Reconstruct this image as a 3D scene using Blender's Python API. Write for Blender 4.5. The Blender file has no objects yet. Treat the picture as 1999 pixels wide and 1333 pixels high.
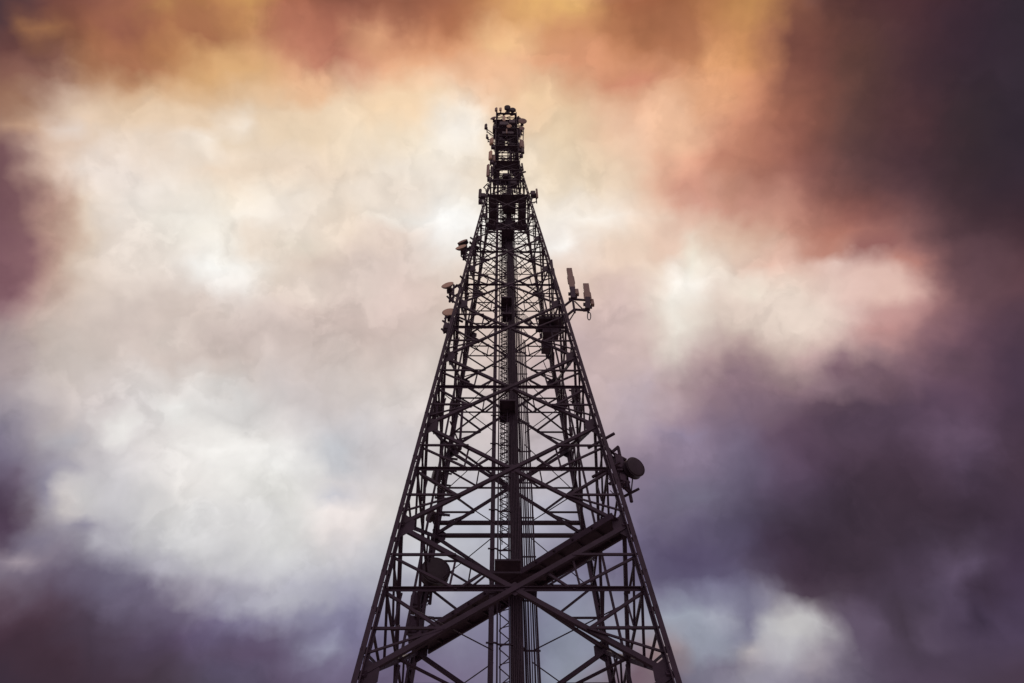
import bpy, math, random
from mathutils import Vector, Matrix
random.seed(7)
sc = bpy.context.scene
COL = sc.collection
R = math.radians

# ------------------------------------------------------------------ camera
CAM = Vector((0.0549, -17.9212, 1.6)); F_PX = 1331.97
PITCH, YAW, ROLL = 0.960247, 0.004516, -0.019086
PSI = 0.024431                      # the tower stands turned by 1.4 degrees
fw = Vector((math.sin(YAW)*math.cos(PITCH), math.cos(YAW)*math.cos(PITCH), math.sin(PITCH)))
r0 = Vector((math.cos(YAW), -math.sin(YAW), 0)); u0 = r0.cross(fw)
rt = r0*math.cos(ROLL)+u0*math.sin(ROLL); up = -r0*math.sin(ROLL)+u0*math.cos(ROLL)
cd = bpy.data.cameras.new('camera'); cam = bpy.data.objects.new('camera', cd); COL.objects.link(cam)
cd.sensor_width = 36; cd.lens = F_PX*36/1999; cd.clip_end = 5000; cd.clip_start = .05
m = Matrix((rt, up, -fw)).transposed().to_4x4(); m.translation = CAM
cam.matrix_world = m; sc.camera = cam
sc.view_settings.view_transform = 'Standard'; sc.view_settings.look = 'None'
sc.view_settings.gamma = 1; sc.view_settings.exposure = 0; sc.view_settings.use_curve_mapping = False

# ------------------------------------------------------------------ sky
# cloud colours by height above the northern horizon (rows) and from west to east (stops)
ROWS = {
0:[(70,50,58),(118,68,56),(150,90,65),(165,102,62),(180,120,65),(165,95,60),(140,80,60),(150,85,60),(175,105,65),(208,148,84),(228,170,98),(172,102,60),(160,95,55),(188,122,65),(140,85,60),(85,50,48),(78,45,50),(58,38,48),(50,38,48)],
111:[(130,80,70),(140,90,65),(175,115,70),(190,130,80),(218,165,110),(222,160,115),(188,115,90),(230,165,120),(225,160,115),(236,176,130),(220,150,105),(205,135,90),(200,130,85),(224,150,96),(140,80,65),(95,60,52),(72,45,50),(56,38,48),(50,38,48)],
222:[(165,125,100),(225,200,185),(225,195,170),(230,205,180),(240,225,210),(235,205,170),(238,215,185),(240,222,195),(248,238,222),(238,205,170),(236,200,160),(235,185,150),(235,185,148),(205,135,100),(150,88,68),(102,66,60),(75,46,50),(58,42,48),(50,38,48)],
333:[(110,70,80),(215,180,155),(235,222,210),(238,225,212),(238,218,195),(240,225,205),(240,225,208),(243,232,218),(243,230,215),(240,220,195),(238,215,185),(237,205,175),(222,158,128),(190,125,100),(150,92,80),(105,68,66),(80,52,58),(60,42,48),(52,38,48)],
444:[(120,75,88),(222,195,170),(236,222,210),(240,230,218),(243,235,222),(242,230,218),(238,218,198),(240,232,222),(252,250,245),(248,240,232),(245,235,225),(240,215,190),(228,190,170),(222,180,155),(200,140,120),(160,100,88),(125,82,82),(72,48,54),(65,42,50)],
555:[(130,85,100),(205,180,165),(228,212,200),(236,222,212),(245,240,235),(230,212,195),(225,205,190),(218,196,184),(225,205,190),(235,215,200),(230,205,190),(228,200,180),(245,238,225),(236,220,205),(228,200,185),(225,190,178),(180,125,120),(105,72,78),(95,62,70)],
666:[(175,155,150),(205,190,180),(215,202,192),(215,200,190),(218,205,195),(222,208,200),(215,200,190),(218,202,193),(220,205,195),(215,190,182),(205,180,178),(210,185,175),(225,212,200),(195,165,160),(205,180,170),(200,165,160),(155,115,120),(115,80,95),(78,55,70)],
777:[(150,140,148),(200,188,185),(220,210,208),(230,225,222),(218,212,208),(212,202,200),(208,198,195),(220,210,205),(222,210,205),(205,188,188),(200,180,182),(192,170,174),(165,138,145),(130,105,120),(120,92,105),(95,72,85),(95,70,90),(95,68,88),(72,52,70)],
888:[(120,110,133),(165,158,165),(205,200,202),(225,218,215),(238,235,230),(228,225,222),(200,198,203),(207,200,200),(200,192,192),(195,185,188),(190,178,185),(150,132,150),(135,118,140),(112,98,122),(95,72,95),(76,56,72),(72,52,68),(88,68,90),(70,50,65)],
1000:[(78,60,80),(190,185,185),(185,182,188),(210,208,208),(225,222,220),(222,220,216),(232,222,220),(215,210,208),(195,195,205),(185,185,198),(175,172,188),(125,115,140),(108,98,122),(85,75,98),(74,60,80),(62,46,60),(62,45,58),(58,42,56),(68,50,68)],
1111:[(120,108,125),(110,98,118),(125,118,140),(185,182,190),(198,196,202),(205,204,208),(192,190,198),(185,185,195),(190,190,200),(165,165,180),(130,125,150),(110,102,130),(85,75,105),(90,80,108),(72,54,72),(64,48,62),(72,58,78),(88,72,95),(68,50,72)],
1222:[(72,48,62),(75,52,65),(85,72,92),(98,82,110),(108,98,130),(130,125,150),(122,118,148),(120,115,140),(135,132,155),(125,122,150),(140,145,165),(150,148,165),(158,165,180),(130,130,152),(190,188,190),(95,80,100),(72,58,75),(78,62,85),(76,60,85)],
1333:[(60,44,58),(64,44,56),(66,48,62),(72,58,72),(85,75,98),(90,75,100),(100,88,115),(105,92,120),(110,98,125),(120,115,138),(140,145,160),(115,92,105),(105,98,118),(140,135,150),(135,128,145),(100,88,108),(78,62,82),(74,58,76),(72,54,70)],
}
# softer and harder puffs laid over the rows: x, y, half width, half height, colour
PUFFS = [
(420,650,260,64,(207,189,182)),(720,600,130,90,(212,190,182)),(1210,640,60,110,(206,180,176)),(1130,700,60,60,(198,174,174)),
(430,222,330,44,(233,202,168)),(640,262,150,60,(240,214,182)),(800,200,90,44,(240,206,166)),(300,290,120,36,(233,212,192)),(75,420,62,150,(170,132,118)),(560,330,130,36,(240,218,196)),(1230,450,80,60,(238,210,188)),(1430,600,80,60,(228,206,192)),
(60,105,60,50,(98,58,56)),(85,66,35,28,(165,110,65)),(240,60,55,32,(150,88,65)),(325,25,40,24,(184,130,70)),(490,4,40,26,(204,152,76)),
(400,48,60,22,(160,96,62)),(250,128,60,26,(172,108,72)),(450,125,90,34,(222,170,110)),(575,50,45,40,(176,104,76)),(655,100,40,44,(184,110,84)),
(30,145,75,32,(140,92,76)),(25,195,60,22,(160,112,82)),(400,165,160,20,(224,178,128)),(620,165,60,26,(232,180,135)),(128,248,32,22,(232,216,206)),(30,246,40,22,(214,170,132)),
(465,235,32,24,(246,232,216)),(400,288,36,24,(244,232,218)),(455,272,28,16,(230,208,182)),(415,322,36,16,(234,210,186)),(495,337,48,18,(234,212,188)),
(-20,400,66,150,(112,74,80)),(-15,510,60,80,(122,82,90)),(120,300,60,40,(225,196,172)),(380,430,70,30,(246,239,228)),(200,330,80,40,(236,222,212)),
(1070,4,60,24,(238,180,98)),(770,10,65,24,(150,88,60)),(882,36,36,30,(174,104,64)),(665,60,36,34,(160,92,68)),(720,72,44,36,(224,160,114)),(990,85,55,30,(241,190,132)),
(1260,60,55,36,(165,100,60)),(1110,62,40,30,(204,136,88)),(1235,150,55,24,(206,130,98)),(1130,115,60,30,(226,152,108)),(1330,80,40,40,(176,108,68)),(890,245,56,42,(252,243,232)),
(868,440,44,40,(255,253,250)),(800,402,40,20,(252,247,242)),(690,290,26,30,(238,218,192)),(770,375,62,34,(236,220,204)),(1040,172,50,30,(240,206,162)),(1345,350,36,44,(216,148,124)),
(1150,425,80,30,(250,241,230)),(1092,482,36,22,(253,249,244)),(960,150,70,30,(236,182,140)),(1000,330,60,60,(240,222,198)),(760,470,60,28,(228,206,192)),
(1470,14,50,30,(200,140,70)),(1405,115,46,46,(228,158,100)),(1382,180,46,40,(232,164,116)),(1462,80,36,60,(206,138,78)),(1560,75,44,60,(116,67,55)),(1545,170,40,40,(140,84,66)),
(1322,240,36,50,(240,186,148)),(1338,312,40,26,(240,176,142)),(1402,305,36,22,(190,122,96)),(1480,400,64,30,(206,142,122)),(1408,445,42,30,(234,198,174)),(1368,395,34,20,(212,152,132)),
(1362,500,22,46,(246,237,218)),(1338,548,34,34,(250,244,236)),(1322,625,26,56,(241,232,220)),(1306,695,30,30,(226,213,202)),(1300,470,34,30,(230,194,172)),
(1500,515,56,22,(220,178,160)),(1458,565,40,15,(243,232,214)),(1525,562,24,12,(240,226,208)),(1655,522,66,28,(228,196,184)),(1740,562,54,36,(224,188,174)),
(1610,468,66,20,(184,114,94)),(1705,488,42,22,(148,90,86)),(1765,512,30,20,(186,122,108)),(1730,635,46,32,(194,140,136)),(1540,622,100,34,(231,212,198)),(1900,540,60,60,(100,68,76)),
(1455,690,44,18,(162,132,136)),(1430,742,66,34,(140,112,124)),(1640,716,32,24,(122,90,104)),(1725,745,66,22,(114,84,98)),(1578,700,34,18,(198,164,162)),(1600,765,60,12,(150,120,130)),(1380,700,30,30,(188,158,158)),
(1500,800,60,20,(126,102,118)),(1700,835,130,60,(82,62,80)),(1845,845,54,30,(98,76,98)),(1880,715,50,40,(94,68,82)),(1308,785,40,18,(180,157,164)),(1325,850,50,26,(134,120,144)),(1240,800,40,60,(186,168,178)),
(1340,965,50,30,(114,108,130)),(1690,1050,140,90,(59,44,57)),(1570,1135,56,42,(69,51,67)),(1400,1165,56,20,(128,124,152)),(1500,1172,26,24,(140,135,156)),
(1405,1215,34,26,(172,174,187)),(1528,1225,34,36,(196,193,192)),(1570,1212,28,32,(193,190,192)),(1470,1288,36,28,(184,175,174)),(1365,1252,50,30,(146,150,166)),(1446,1222,20,30,(114,108,136)),
(1592,1292,28,34,(152,142,152)),(1420,1310,60,16,(120,112,132)),(1884,1110,30,34,(94,77,102)),(1822,1230,30,24,(92,76,98)),(1935,1150,44,40,(59,43,60)),(1912,1205,30,24,(57,43,62)),(1680,1222,44,44,(96,80,102)),(1762,1200,40,44,(65,51,65)),(1780,1115,50,40,(70,54,72)),
(10,1020,34,48,(74,54,74)),(20,930,34,36,(112,96,116)),(118,985,26,24,(200,192,190)),(80,955,22,44,(126,120,142)),(115,898,26,20,(150,145,162)),(25,1087,36,13,(166,152,162)),(62,1052,44,18,(120,112,132)),(145,1035,34,24,(134,128,148)),(200,1065,44,24,(184,181,190)),
(430,895,96,40,(244,241,237)),(550,900,56,26,(241,239,236)),(370,940,50,34,(236,231,227)),(645,977,32,14,(194,195,206)),(652,1012,56,22,(238,228,224)),(662,890,34,28,(194,197,203)),(470,1010,80,30,(222,220,220)),
(250,1150,66,26,(104,94,118)),(330,1192,66,26,(99,87,112)),(170,1240,86,34,(71,55,71)),(60,1282,70,50,(65,44,56)),(440,1268,60,24,(94,79,104)),(510,1262,56,34,(87,71,97)),(640,1270,34,24,(146,146,167)),(330,1115,50,26,(176,173,184)),(450,1180,60,20,(160,157,174)),(560,1180,70,22,(176,175,186)),
(420,518,42,24,(247,245,240)),(370,600,76,50,(214,197,187)),(330,665,60,30,(212,198,189)),(236,830,32,26,(243,241,236)),(348,800,34,28,(239,237,233)),(470,800,66,34,(214,211,209)),(90,772,28,14,(184,174,175)),(130,850,36,20,(184,181,188)),(590,475,50,22,(236,223,206)),(510,470,40,26,(226,208,190)),(300,745,60,20,(224,216,212)),(15,700,26,60,(160,142,145)),(600,560,50,26,(230,214,202)),(1000,620,80,60,(220,198,188)),(700,560,50,50,(216,198,188)),(780,880,60,40,(206,200,202)),(1100,860,60,50,(196,184,190)),(1170,1260,50,44,(138,142,162)),(1280,1290,40,40,(150,124,124)),
]
BACK = [(140,125,140),(180,165,175),(215,195,195),(200,180,185),(150,130,145)]   # overhead and behind
def lin(c):
    return tuple(((v/255)/12.92 if v <= 10 else ((v/255+.055)/1.055)**2.4) for v in c)
SUN_EL, SUN_AZ = 58.0, -6.0       # the sun stands behind the clouds beyond the tower
world = bpy.data.worlds.new("World"); sc.world = world; world.use_nodes = True
nt = world.node_tree; nt.nodes.clear(); N = nt.nodes.new; L = nt.links.new
def mth(op, a, b=None, c=None, clamp=False):
    n = N('ShaderNodeMath'); n.operation = op; n.use_clamp = clamp
    for i, v in enumerate((a, b, c)):
        if v is None: continue
        if isinstance(v, (int, float)): n.inputs[i].default_value = v
        else: L(v, n.inputs[i])
    return n.outputs[0]
tc = N('ShaderNodeTexCoord')
nrm = N('ShaderNodeVectorMath'); nrm.operation = 'NORMALIZE'; L(tc.outputs['Generated'], nrm.inputs[0])
def fbm(scale, detail, rough, dist=0.0, off=(0, 0, 0), sx=(1, 1, 1)):
    mp = N('ShaderNodeMapping'); mp.inputs['Location'].default_value = off; mp.inputs['Scale'].default_value = sx
    L(nrm.outputs[0], mp.inputs[0])
    n = N('ShaderNodeTexNoise'); n.inputs['Scale'].default_value = scale; n.inputs['Detail'].default_value = detail
    n.inputs['Roughness'].default_value = rough; n.inputs['Distortion'].default_value = dist
    L(mp.outputs[0], n.inputs['Vector']); return n
wn = fbm(13.0, 4, .5, 0)
sub = N('ShaderNodeVectorMath'); sub.operation = 'SUBTRACT'; L(wn.outputs['Color'], sub.inputs[0]); sub.inputs[1].default_value = (.5, .5, .5)
scl = N('ShaderNodeVectorMath'); scl.operation = 'SCALE'; L(sub.outputs[0], scl.inputs[0]); scl.inputs['Scale'].default_value = .06
wn2 = fbm(30.0, 3, .45, 0, (4.2, .7, 9.1))
sub2 = N('ShaderNodeVectorMath'); sub2.operation = 'SUBTRACT'; L(wn2.outputs['Color'], sub2.inputs[0]); sub2.inputs[1].default_value = (.5, .5, .5)
scl2 = N('ShaderNodeVectorMath'); scl2.operation = 'SCALE'; L(sub2.outputs[0], scl2.inputs[0]); scl2.inputs['Scale'].default_value = .022
ad0 = N('ShaderNodeVectorMath'); L(scl.outputs[0], ad0.inputs[0]); L(scl2.outputs[0], ad0.inputs[1])
add = N('ShaderNodeVectorMath'); L(nrm.outputs[0], add.inputs[0]); L(ad0.outputs[0], add.inputs[1])
AX = rt.copy(); AY = Vector((0, 0, 1)).cross(AX).normalized(); AZ = AX.cross(AY)      # east, north and up of the cloud field
SP = math.atan2(fw.dot(AZ), fw.dot(AY))
def dotc(c):
    n = N('ShaderNodeVectorMath'); n.operation = 'DOT_PRODUCT'; L(add.outputs[0], n.inputs[0]); n.inputs[1].default_value = c; return n.outputs['Value']
X, Y, Z = dotc(AX), dotc(AY), dotc(AZ)
phi = mth('ARCTAN2', Z, Y)
rad = mth('SQRT', mth('ADD', mth('MULTIPLY', Y, Y), mth('MULTIPLY', Z, Z)))
U = mth('DIVIDE', X, mth('MAXIMUM', rad, .05))
Un = mth('MULTIPLY_ADD', U, 1/1.6, .5, clamp=True)
def ramp(stops):
    r = N('ShaderNodeValToRGB'); cr = r.color_ramp; cr.interpolation = 'CARDINAL'
    while len(cr.elements) < len(stops): cr.elements.new(.5)
    for e, (p, c) in zip(cr.elements, stops): e.position = p
    for e, (p, c) in zip(cr.elements, stops): e.color = (*lin(c), 1)
    L(Un, r.inputs[0]); return r.outputs[0]
def cr4(p0, p1, p2, p3, t):
    return .5*((2*p1)+(-p0+p2)*t+(2*p0-5*p1+4*p2-p3)*t*t+(-p0+3*p1-3*p2+p3)*t*t*t)
RK = sorted(ROWS); CN = len(ROWS[0])
def cloud_colour(x, y):
    fy = min(max(y/(1333/(len(RK)-1)), 0), len(RK)-1-1e-6); fx = min(max(x/(1999/(CN-1)), 0), CN-1-1e-6)
    j, i = int(fy), int(fx); out = []
    for c in range(3):
        col = []
        for dj in (-1, 0, 1, 2):
            row = ROWS[RK[min(max(j+dj, 0), len(RK)-1)]]
            col.append(cr4(*[row[min(max(i+di, 0), CN-1)][c] for di in (-1, 0, 1, 2)], fx-i))
        out.append(cr4(*col, fy-j))
    for (px, py, rx, ry, pc) in PUFFS:
        d2 = ((x-px)/rx)**2+((y-py)/ry)**2
        if d2 < 6:
            k = .92*math.exp(-d2**1.35*.75)
            out = [o_*(1-k)+p*k for o_, p in zip(out, pc)]
    return [min(255, max(0, v)) for v in out]
def ramp2(v, fn, after):
    """one row of the cloud field: a western and an eastern run of stops"""
    g = bpy.data.node_groups.new('cloud_row', 'ShaderNodeTree')
    for nm in ('west', 'east', 'side'): g.interface.new_socket(nm, in_out='INPUT', socket_type='NodeSocketFloat')
    g.interface.new_socket('colour', in_out='OUTPUT', socket_type='NodeSocketColor')
    gi = g.nodes.new('NodeGroupInput'); go_ = g.nodes.new('NodeGroupOutput'); mx = g.nodes.new('ShaderNodeMix'); mx.data_type = 'RGBA'
    for side in (0, 1):
        r = g.nodes.new('ShaderNodeValToRGB'); cr = r.color_ramp; cr.interpolation = 'LINEAR'
        for _ in range(29): cr.elements.new(.5)
        nE = len(cr.elements)
        for q in range(nE): cr.elements[q].position = .001+.998*q/(nE-1)
        for q in range(nE):
            u = (q/(nE-1))*.8-(0 if side else .8)
            cr.elements[q].color = (*lin(fn(999.5+u*math.sqrt(1+v*v)*F_PX)), 1)
        g.links.new(gi.outputs[side], r.inputs[0]); g.links.new(r.outputs[0], mx.inputs[6+side])
    g.links.new(gi.outputs[2], mx.inputs[0]); g.links.new(mx.outputs[2], go_.inputs[0])
    n = N('ShaderNodeGroup'); n.node_tree = g
    if after is None: L(UW, n.inputs[0]); L(UE, n.inputs[1])
    else:       # evaluated after the row before it
        bw = N('ShaderNodeRGBToBW'); L(after, bw.inputs[0])
        L(mth('MULTIPLY_ADD', bw.outputs[0], 1e-7, UW), n.inputs[0]); L(mth('MULTIPLY_ADD', bw.outputs[0], 1e-7, UE), n.inputs[1])
    L(STEP, n.inputs[2])
    return n.outputs[0]
UW = mth('MULTIPLY_ADD', U, 1/.8, 1.0, clamp=True); UE = mth('MULTIPLY', U, 1/.8, clamp=True); STEP = mth('GREATER_THAN', U, 0.0)
prev = None; pphi = None; NR = 45
for jr in range(NR-1, -1, -1):              # bottom row first
    yy = 1333*jr/(NR-1); v = (666.5-yy)/F_PX; ph = SP+math.atan(v)
    o = ramp2(v, lambda x: cloud_colour(x, yy), prev)
    if prev is None: prev = o
    else:
        t = mth('DIVIDE', mth('SUBTRACT', phi, pphi), ph-pphi, clamp=True)
        mx = N('ShaderNodeMix'); mx.data_type = 'RGBA'; L(t, mx.inputs[0]); L(prev, mx.inputs[6]); L(o, mx.inputs[7]); prev = mx.outputs[2]
    pphi = ph
o = ramp([(i/(len(BACK)-1)*.96+.02, c) for i, c in enumerate(BACK)])
t = mth('DIVIDE', mth('SUBTRACT', phi, pphi), R(35), clamp=True)
mx = N('ShaderNodeMix'); mx.data_type = 'RGBA'; L(t, mx.inputs[0]); L(prev, mx.inputs[6]); L(o, mx.inputs[7]); prev = mx.outputs[2]
# billows: soft light and dark puffs and finer shreds
b1 = fbm(8.0, 5, .5, .15, (3.1, 1.7, .4)); b2 = fbm(24.0, 4, .5, .1, (.3, 5.2, 2.4))
def on_warp(scale, detail, rough, off):
    mp = N('ShaderNodeMapping'); mp.inputs['Location'].default_value = off; L(add.outputs[0], mp.inputs[0])
    n = N('ShaderNodeTexNoise'); n.inputs['Scale'].default_value = scale; n.inputs['Detail'].default_value = detail; n.inputs['Roughness'].default_value = rough
    L(mp.outputs[0], n.inputs['Vector']); return n.outputs[0]
bl = mth('ABSOLUTE', mth('MULTIPLY', mth('SUBTRACT', on_warp(9.0, 2, .5, (7.7, 2.2, 1.1)), .5), 2.0))       # billows with creased edges
bl2 = mth('ABSOLUTE', mth('MULTIPLY', mth('SUBTRACT', on_warp(22.0, 3, .5, (1.7, 6.2, 3.1)), .5), 2.0))
g = mth('ADD', mth('MULTIPLY', mth('SUBTRACT', b1.outputs[0], .5), .26), mth('MULTIPLY', mth('SUBTRACT', b2.outputs[0], .5), .14))
g = mth('ADD', g, mth('ADD', mth('MULTIPLY', mth('SUBTRACT', bl, .2), .26), mth('MULTIPLY', mth('SUBTRACT', bl2, .2), .13)))
def edge(scale, off, lo, hi, amp, fscale, foff):
    n = on_warp(scale, 7, .56, off); e = N('ShaderNodeMapRange'); e.interpolation_type = 'SMOOTHSTEP'
    e.inputs['From Min'].default_value = lo; e.inputs['From Max'].default_value = hi; L(n, e.inputs['Value'])
    back = mth('MULTIPLY', mth('SUBTRACT', n, .5), -2.2)                 # behind each crisp edge the cloud fades softly
    f = on_warp(fscale, 1, .5, foff); q = N('ShaderNodeMapRange'); q.interpolation_type = 'SMOOTHSTEP'
    q.inputs['From Min'].default_value = .42; q.inputs['From Max'].default_value = .62; L(f, q.inputs['Value'])
    return mth('MULTIPLY', mth('MULTIPLY', mth('ADD', mth('SUBTRACT', e.outputs[0], .5), back), q.outputs[0]), amp)
g = mth('ADD', g, mth('ADD', edge(6.0, (2.3, .4, 5.5), .47, .53, .12, 5.0, (1, 4, 2)), edge(12.0, (8.3, 3.4, .5), .46, .54, .10, 6.0, (5, 1, 7))))
gain = mth('ADD', 1.0, g)
vs = N('ShaderNodeVectorMath'); vs.operation = 'SCALE'; hs = N('ShaderNodeHueSaturation'); hs.inputs['Saturation'].default_value = .93; L(prev, hs.inputs['Color']); L(hs.outputs[0], vs.inputs[0]); L(gain, vs.inputs['Scale'])
sky = N('ShaderNodeTexSky'); sky.sky_type = 'NISHITA'; sky.sun_disc = False
sky.sun_elevation = R(SUN_EL); sky.sun_rotation = R(SUN_AZ)
bg1 = N('ShaderNodeBackground'); bg1.inputs[1].default_value = 1.0; L(vs.outputs[0], bg1.inputs[0])
bg2 = N('ShaderNodeBackground'); bg2.inputs[1].default_value = .08; L(sky.outputs[0], bg2.inputs[0])
mxs = N('ShaderNodeMixShader'); mxs.inputs[0].default_value = .985     # cloud cover: almost nothing of the clear sky comes through
L(bg2.outputs[0], mxs.inputs[1]); L(bg1.outputs[0], mxs.inputs[2])
wo = N('ShaderNodeOutputWorld'); L(mxs.outputs[0], wo.inputs[0])

sl = bpy.data.lights.new('sun', 'SUN'); sl.energy = .6; sl.angle = R(20); sl.color = (1, .86, .7)
so = bpy.data.objects.new('sun', sl); COL.objects.link(so)
sd = Vector((math.sin(R(SUN_AZ))*math.cos(R(SUN_EL)), math.cos(R(SUN_AZ))*math.cos(R(SUN_EL)), math.sin(R(SUN_EL))))
so.rotation_euler = sd.to_track_quat('Z', 'Y').to_euler(); so.location = sd*100

# ------------------------------------------------------------------ helpers
def at(px, py, Yp):
    """the point on the plane y = Yp seen at a place of the photograph"""
    d = fw + rt*((px-999.5)/F_PX) + up*((666.5-py)/F_PX)
    return CAM + d*((Yp-CAM.y)/d.y)
def mat(name, col, rough=.6, metal=0.0, var=.25, scale=3.0, bump=.0, col2=None):
    m = bpy.data.materials.new(name); m.use_nodes = True; t = m.node_tree; b = t.nodes['Principled BSDF']
    g = t.nodes.new('ShaderNodeTexCoord'); n = t.nodes.new('ShaderNodeTexNoise')
    n.inputs['Scale'].default_value = scale; n.inputs['Detail'].default_value = 6; n.inputs['Roughness'].default_value = .65
    t.links.new(g.outputs['Object'], n.inputs['Vector'])
    r = t.nodes.new('ShaderNodeValToRGB'); e = r.color_ramp.elements
    e[0].position = .3; e[1].position = .72
    e[0].color = (*[c*(1-var) for c in (col2 or col)], 1); e[1].color = (*[min(1, c*(1+var)) for c in col], 1)
    t.links.new(n.outputs[0], r.inputs[0]); t.links.new(r.outputs[0], b.inputs['Base Color'])
    b.inputs['Roughness'].default_value = rough; b.inputs['Metallic'].default_value = metal
    b.inputs['Specular IOR Level'].default_value = .3
    if bump:
        bp = t.nodes.new('ShaderNodeBump'); bp.inputs['Strength'].default_value = bump; bp.inputs['Distance'].default_value = .01
        t.links.new(n.outputs[0], bp.inputs['Height']); t.links.new(bp.outputs[0], b.inputs['Normal'])
    return m
STEEL = mat('weathered_dark_steel', (.054, .032, .058), .62, 0, .3, 2.2, .15)
STEELB = mat('dark_steel_fittings', (.070, .044, .074), .6, 0, .3, 5)
CABLE = mat('black_cable_sheath', (.065, .042, .068), .55, 0, .2, 6)
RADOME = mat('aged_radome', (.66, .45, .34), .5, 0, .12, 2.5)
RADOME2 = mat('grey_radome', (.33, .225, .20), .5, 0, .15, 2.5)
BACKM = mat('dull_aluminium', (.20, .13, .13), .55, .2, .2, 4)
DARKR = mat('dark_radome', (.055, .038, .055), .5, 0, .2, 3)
CONC = mat('concrete', (.3, .29, .27), .9, 0, .2, 4, .3)

class MB:
    def __init__(s): s.v = []; s.f = []
    def add(s, vs, fs):
        n = len(s.v); s.v += [tuple(x) for x in vs]; s.f += [tuple(i+n for i in f) for f in fs]; return s
    def prism(s, a, b, prof, ref=Vector((0, 0, 1)), prof2=None):
        """profile (list of (x, y)) swept from a to b"""
        a = Vector(a); b = Vector(b); d = (b-a)
        if d.length < 1e-5: return s
        d.normalize(); ref = Vector(ref)
        if abs(d.dot(ref.normalized())) > .995: ref = Vector((1, 0, 0)) if abs(d.x) < .9 else Vector((0, 1, 0))
        x = d.cross(ref).normalized(); y = x.cross(d).normalized()
        n = len(prof); p2 = prof2 or prof
        vs = [a+x*p[0]+y*p[1] for p in prof]+[b+x*p[0]+y*p[1] for p in p2]
        fs = [tuple(range(n))[::-1], tuple(range(n, 2*n))]+[(i, (i+1) % n, (i+1) % n+n, i+n) for i in range(n)]
        return s.add(vs, fs)
    def bar(s, a, b, w, h=None, ref=(0, 0, 1)):
        h = h or w; w /= 2; h /= 2
        return s.prism(a, b, [(-w, -h), (w, -h), (w, h), (-w, h)], ref)
    def beam(s, a, b, w, nrm):
        return s.bar(a, b, w, w*.9, nrm)
    def angle(s, a, b, w, ref=(0, 0, 1), t=.014, flip=1):
        """an L section, one flange in the plane across ref, one along it"""
        k = w/2
        pr = [(-k, -t/2), (k, -t/2), (k, t/2), (-k+t, t/2), (-k+t, w*.8), (-k, w*.8)]
        if flip < 0: pr = [(-x, y) for x, y in pr][::-1]
        return s.prism(a, b, pr, ref)
    def tube(s, pts, r, n=6):
        pts = [Vector(p) for p in pts]
        for a, b in zip(pts, pts[1:]):
            s.prism(a, b, [(r*math.cos(2*math.pi*i/n), r*math.sin(2*math.pi*i/n)) for i in range(n)])
        return s
    def box(s, c, sx, sy, sz, M=None):
        c = Vector(c); vs = [Vector((x*sx/2, y*sy/2, z*sz/2)) for x in (-1, 1) for y in (-1, 1) for z in (-1, 1)]
        if M: vs = [M @ v for v in vs]
        return s.add([v+c for v in vs], [(0, 1, 3, 2), (4, 6, 7, 5), (0, 4, 5, 1), (2, 3, 7, 6), (0, 2, 6, 4), (1, 5, 7, 3)])
    def lathe(s, c, d, prof, n=28):
        """profile of (distance along d, radius)"""
        c = Vector(c); d = Vector(d).normalized(); ref = Vector((0, 0, 1)) if abs(d.z) < .9 else Vector((1, 0, 0))
        x = d.cross(ref).normalized(); y = x.cross(d)
        vs = []; fs = []
        for h, r in prof:
            for i in range(n):
                a = 2*math.pi*i/n; vs.append(c+d*h+(x*math.cos(a)+y*math.sin(a))*r)
        for k in range(len(prof)-1):
            for i in range(n):
                j = (i+1) % n; fs.append((k*n+i, k*n+j, (k+1)*n+j, (k+1)*n+i))
        fs.append(tuple(range(n))[::-1]); q = (len(prof)-1)*n; fs.append(tuple(range(q, q+n)))
        return s.add(vs, fs)
    def build(s, name, mt, parent=None, smooth=False, bevel=0):
        me = bpy.data.meshes.new(name); me.from_pydata([tuple(v) for v in s.v], [], s.f); me.update()
        me.materials.append(mt)
        o = bpy.data.objects.new(name, me); COL.objects.link(o)
        if parent:
            o.parent = parent
            if not s_local[0]: o.matrix_parent_inverse = parent_world(parent).inverted()
        if smooth:
            for p in me.polygons: p.use_smooth = len(p.vertices) == 4
        if bevel:
            b = o.modifiers.new('bevel', 'BEVEL'); b.width = bevel; b.segments = 2; b.limit_method = 'ANGLE'
        return o
s_local = [False]
WORLDM = {}
def parent_world(o): return WORLDM.get(o.name, Matrix.Identity(4))
def thing(name, label, cat, loc=(0, 0, 0), rotz=0, group=None):
    o = bpy.data.objects.new(name, None); COL.objects.link(o)
    o.location = loc; o.rotation_euler = (0, 0, rotz); o.empty_display_size = .3
    o['label'] = label; o['category'] = cat
    if group: o['group'] = group
    WORLDM[o.name] = Matrix.Translation(Vector(loc)) @ Matrix.Rotation(rotz, 4, 'Z')
    return o
def catenary(a, b, sag, n=10):
    a = Vector(a); b = Vector(b)
    return [a.lerp(b, i/n)-Vector((0, 0, sag*4*(i/n)*(1-i/n))) for i in range(n+1)]

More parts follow.
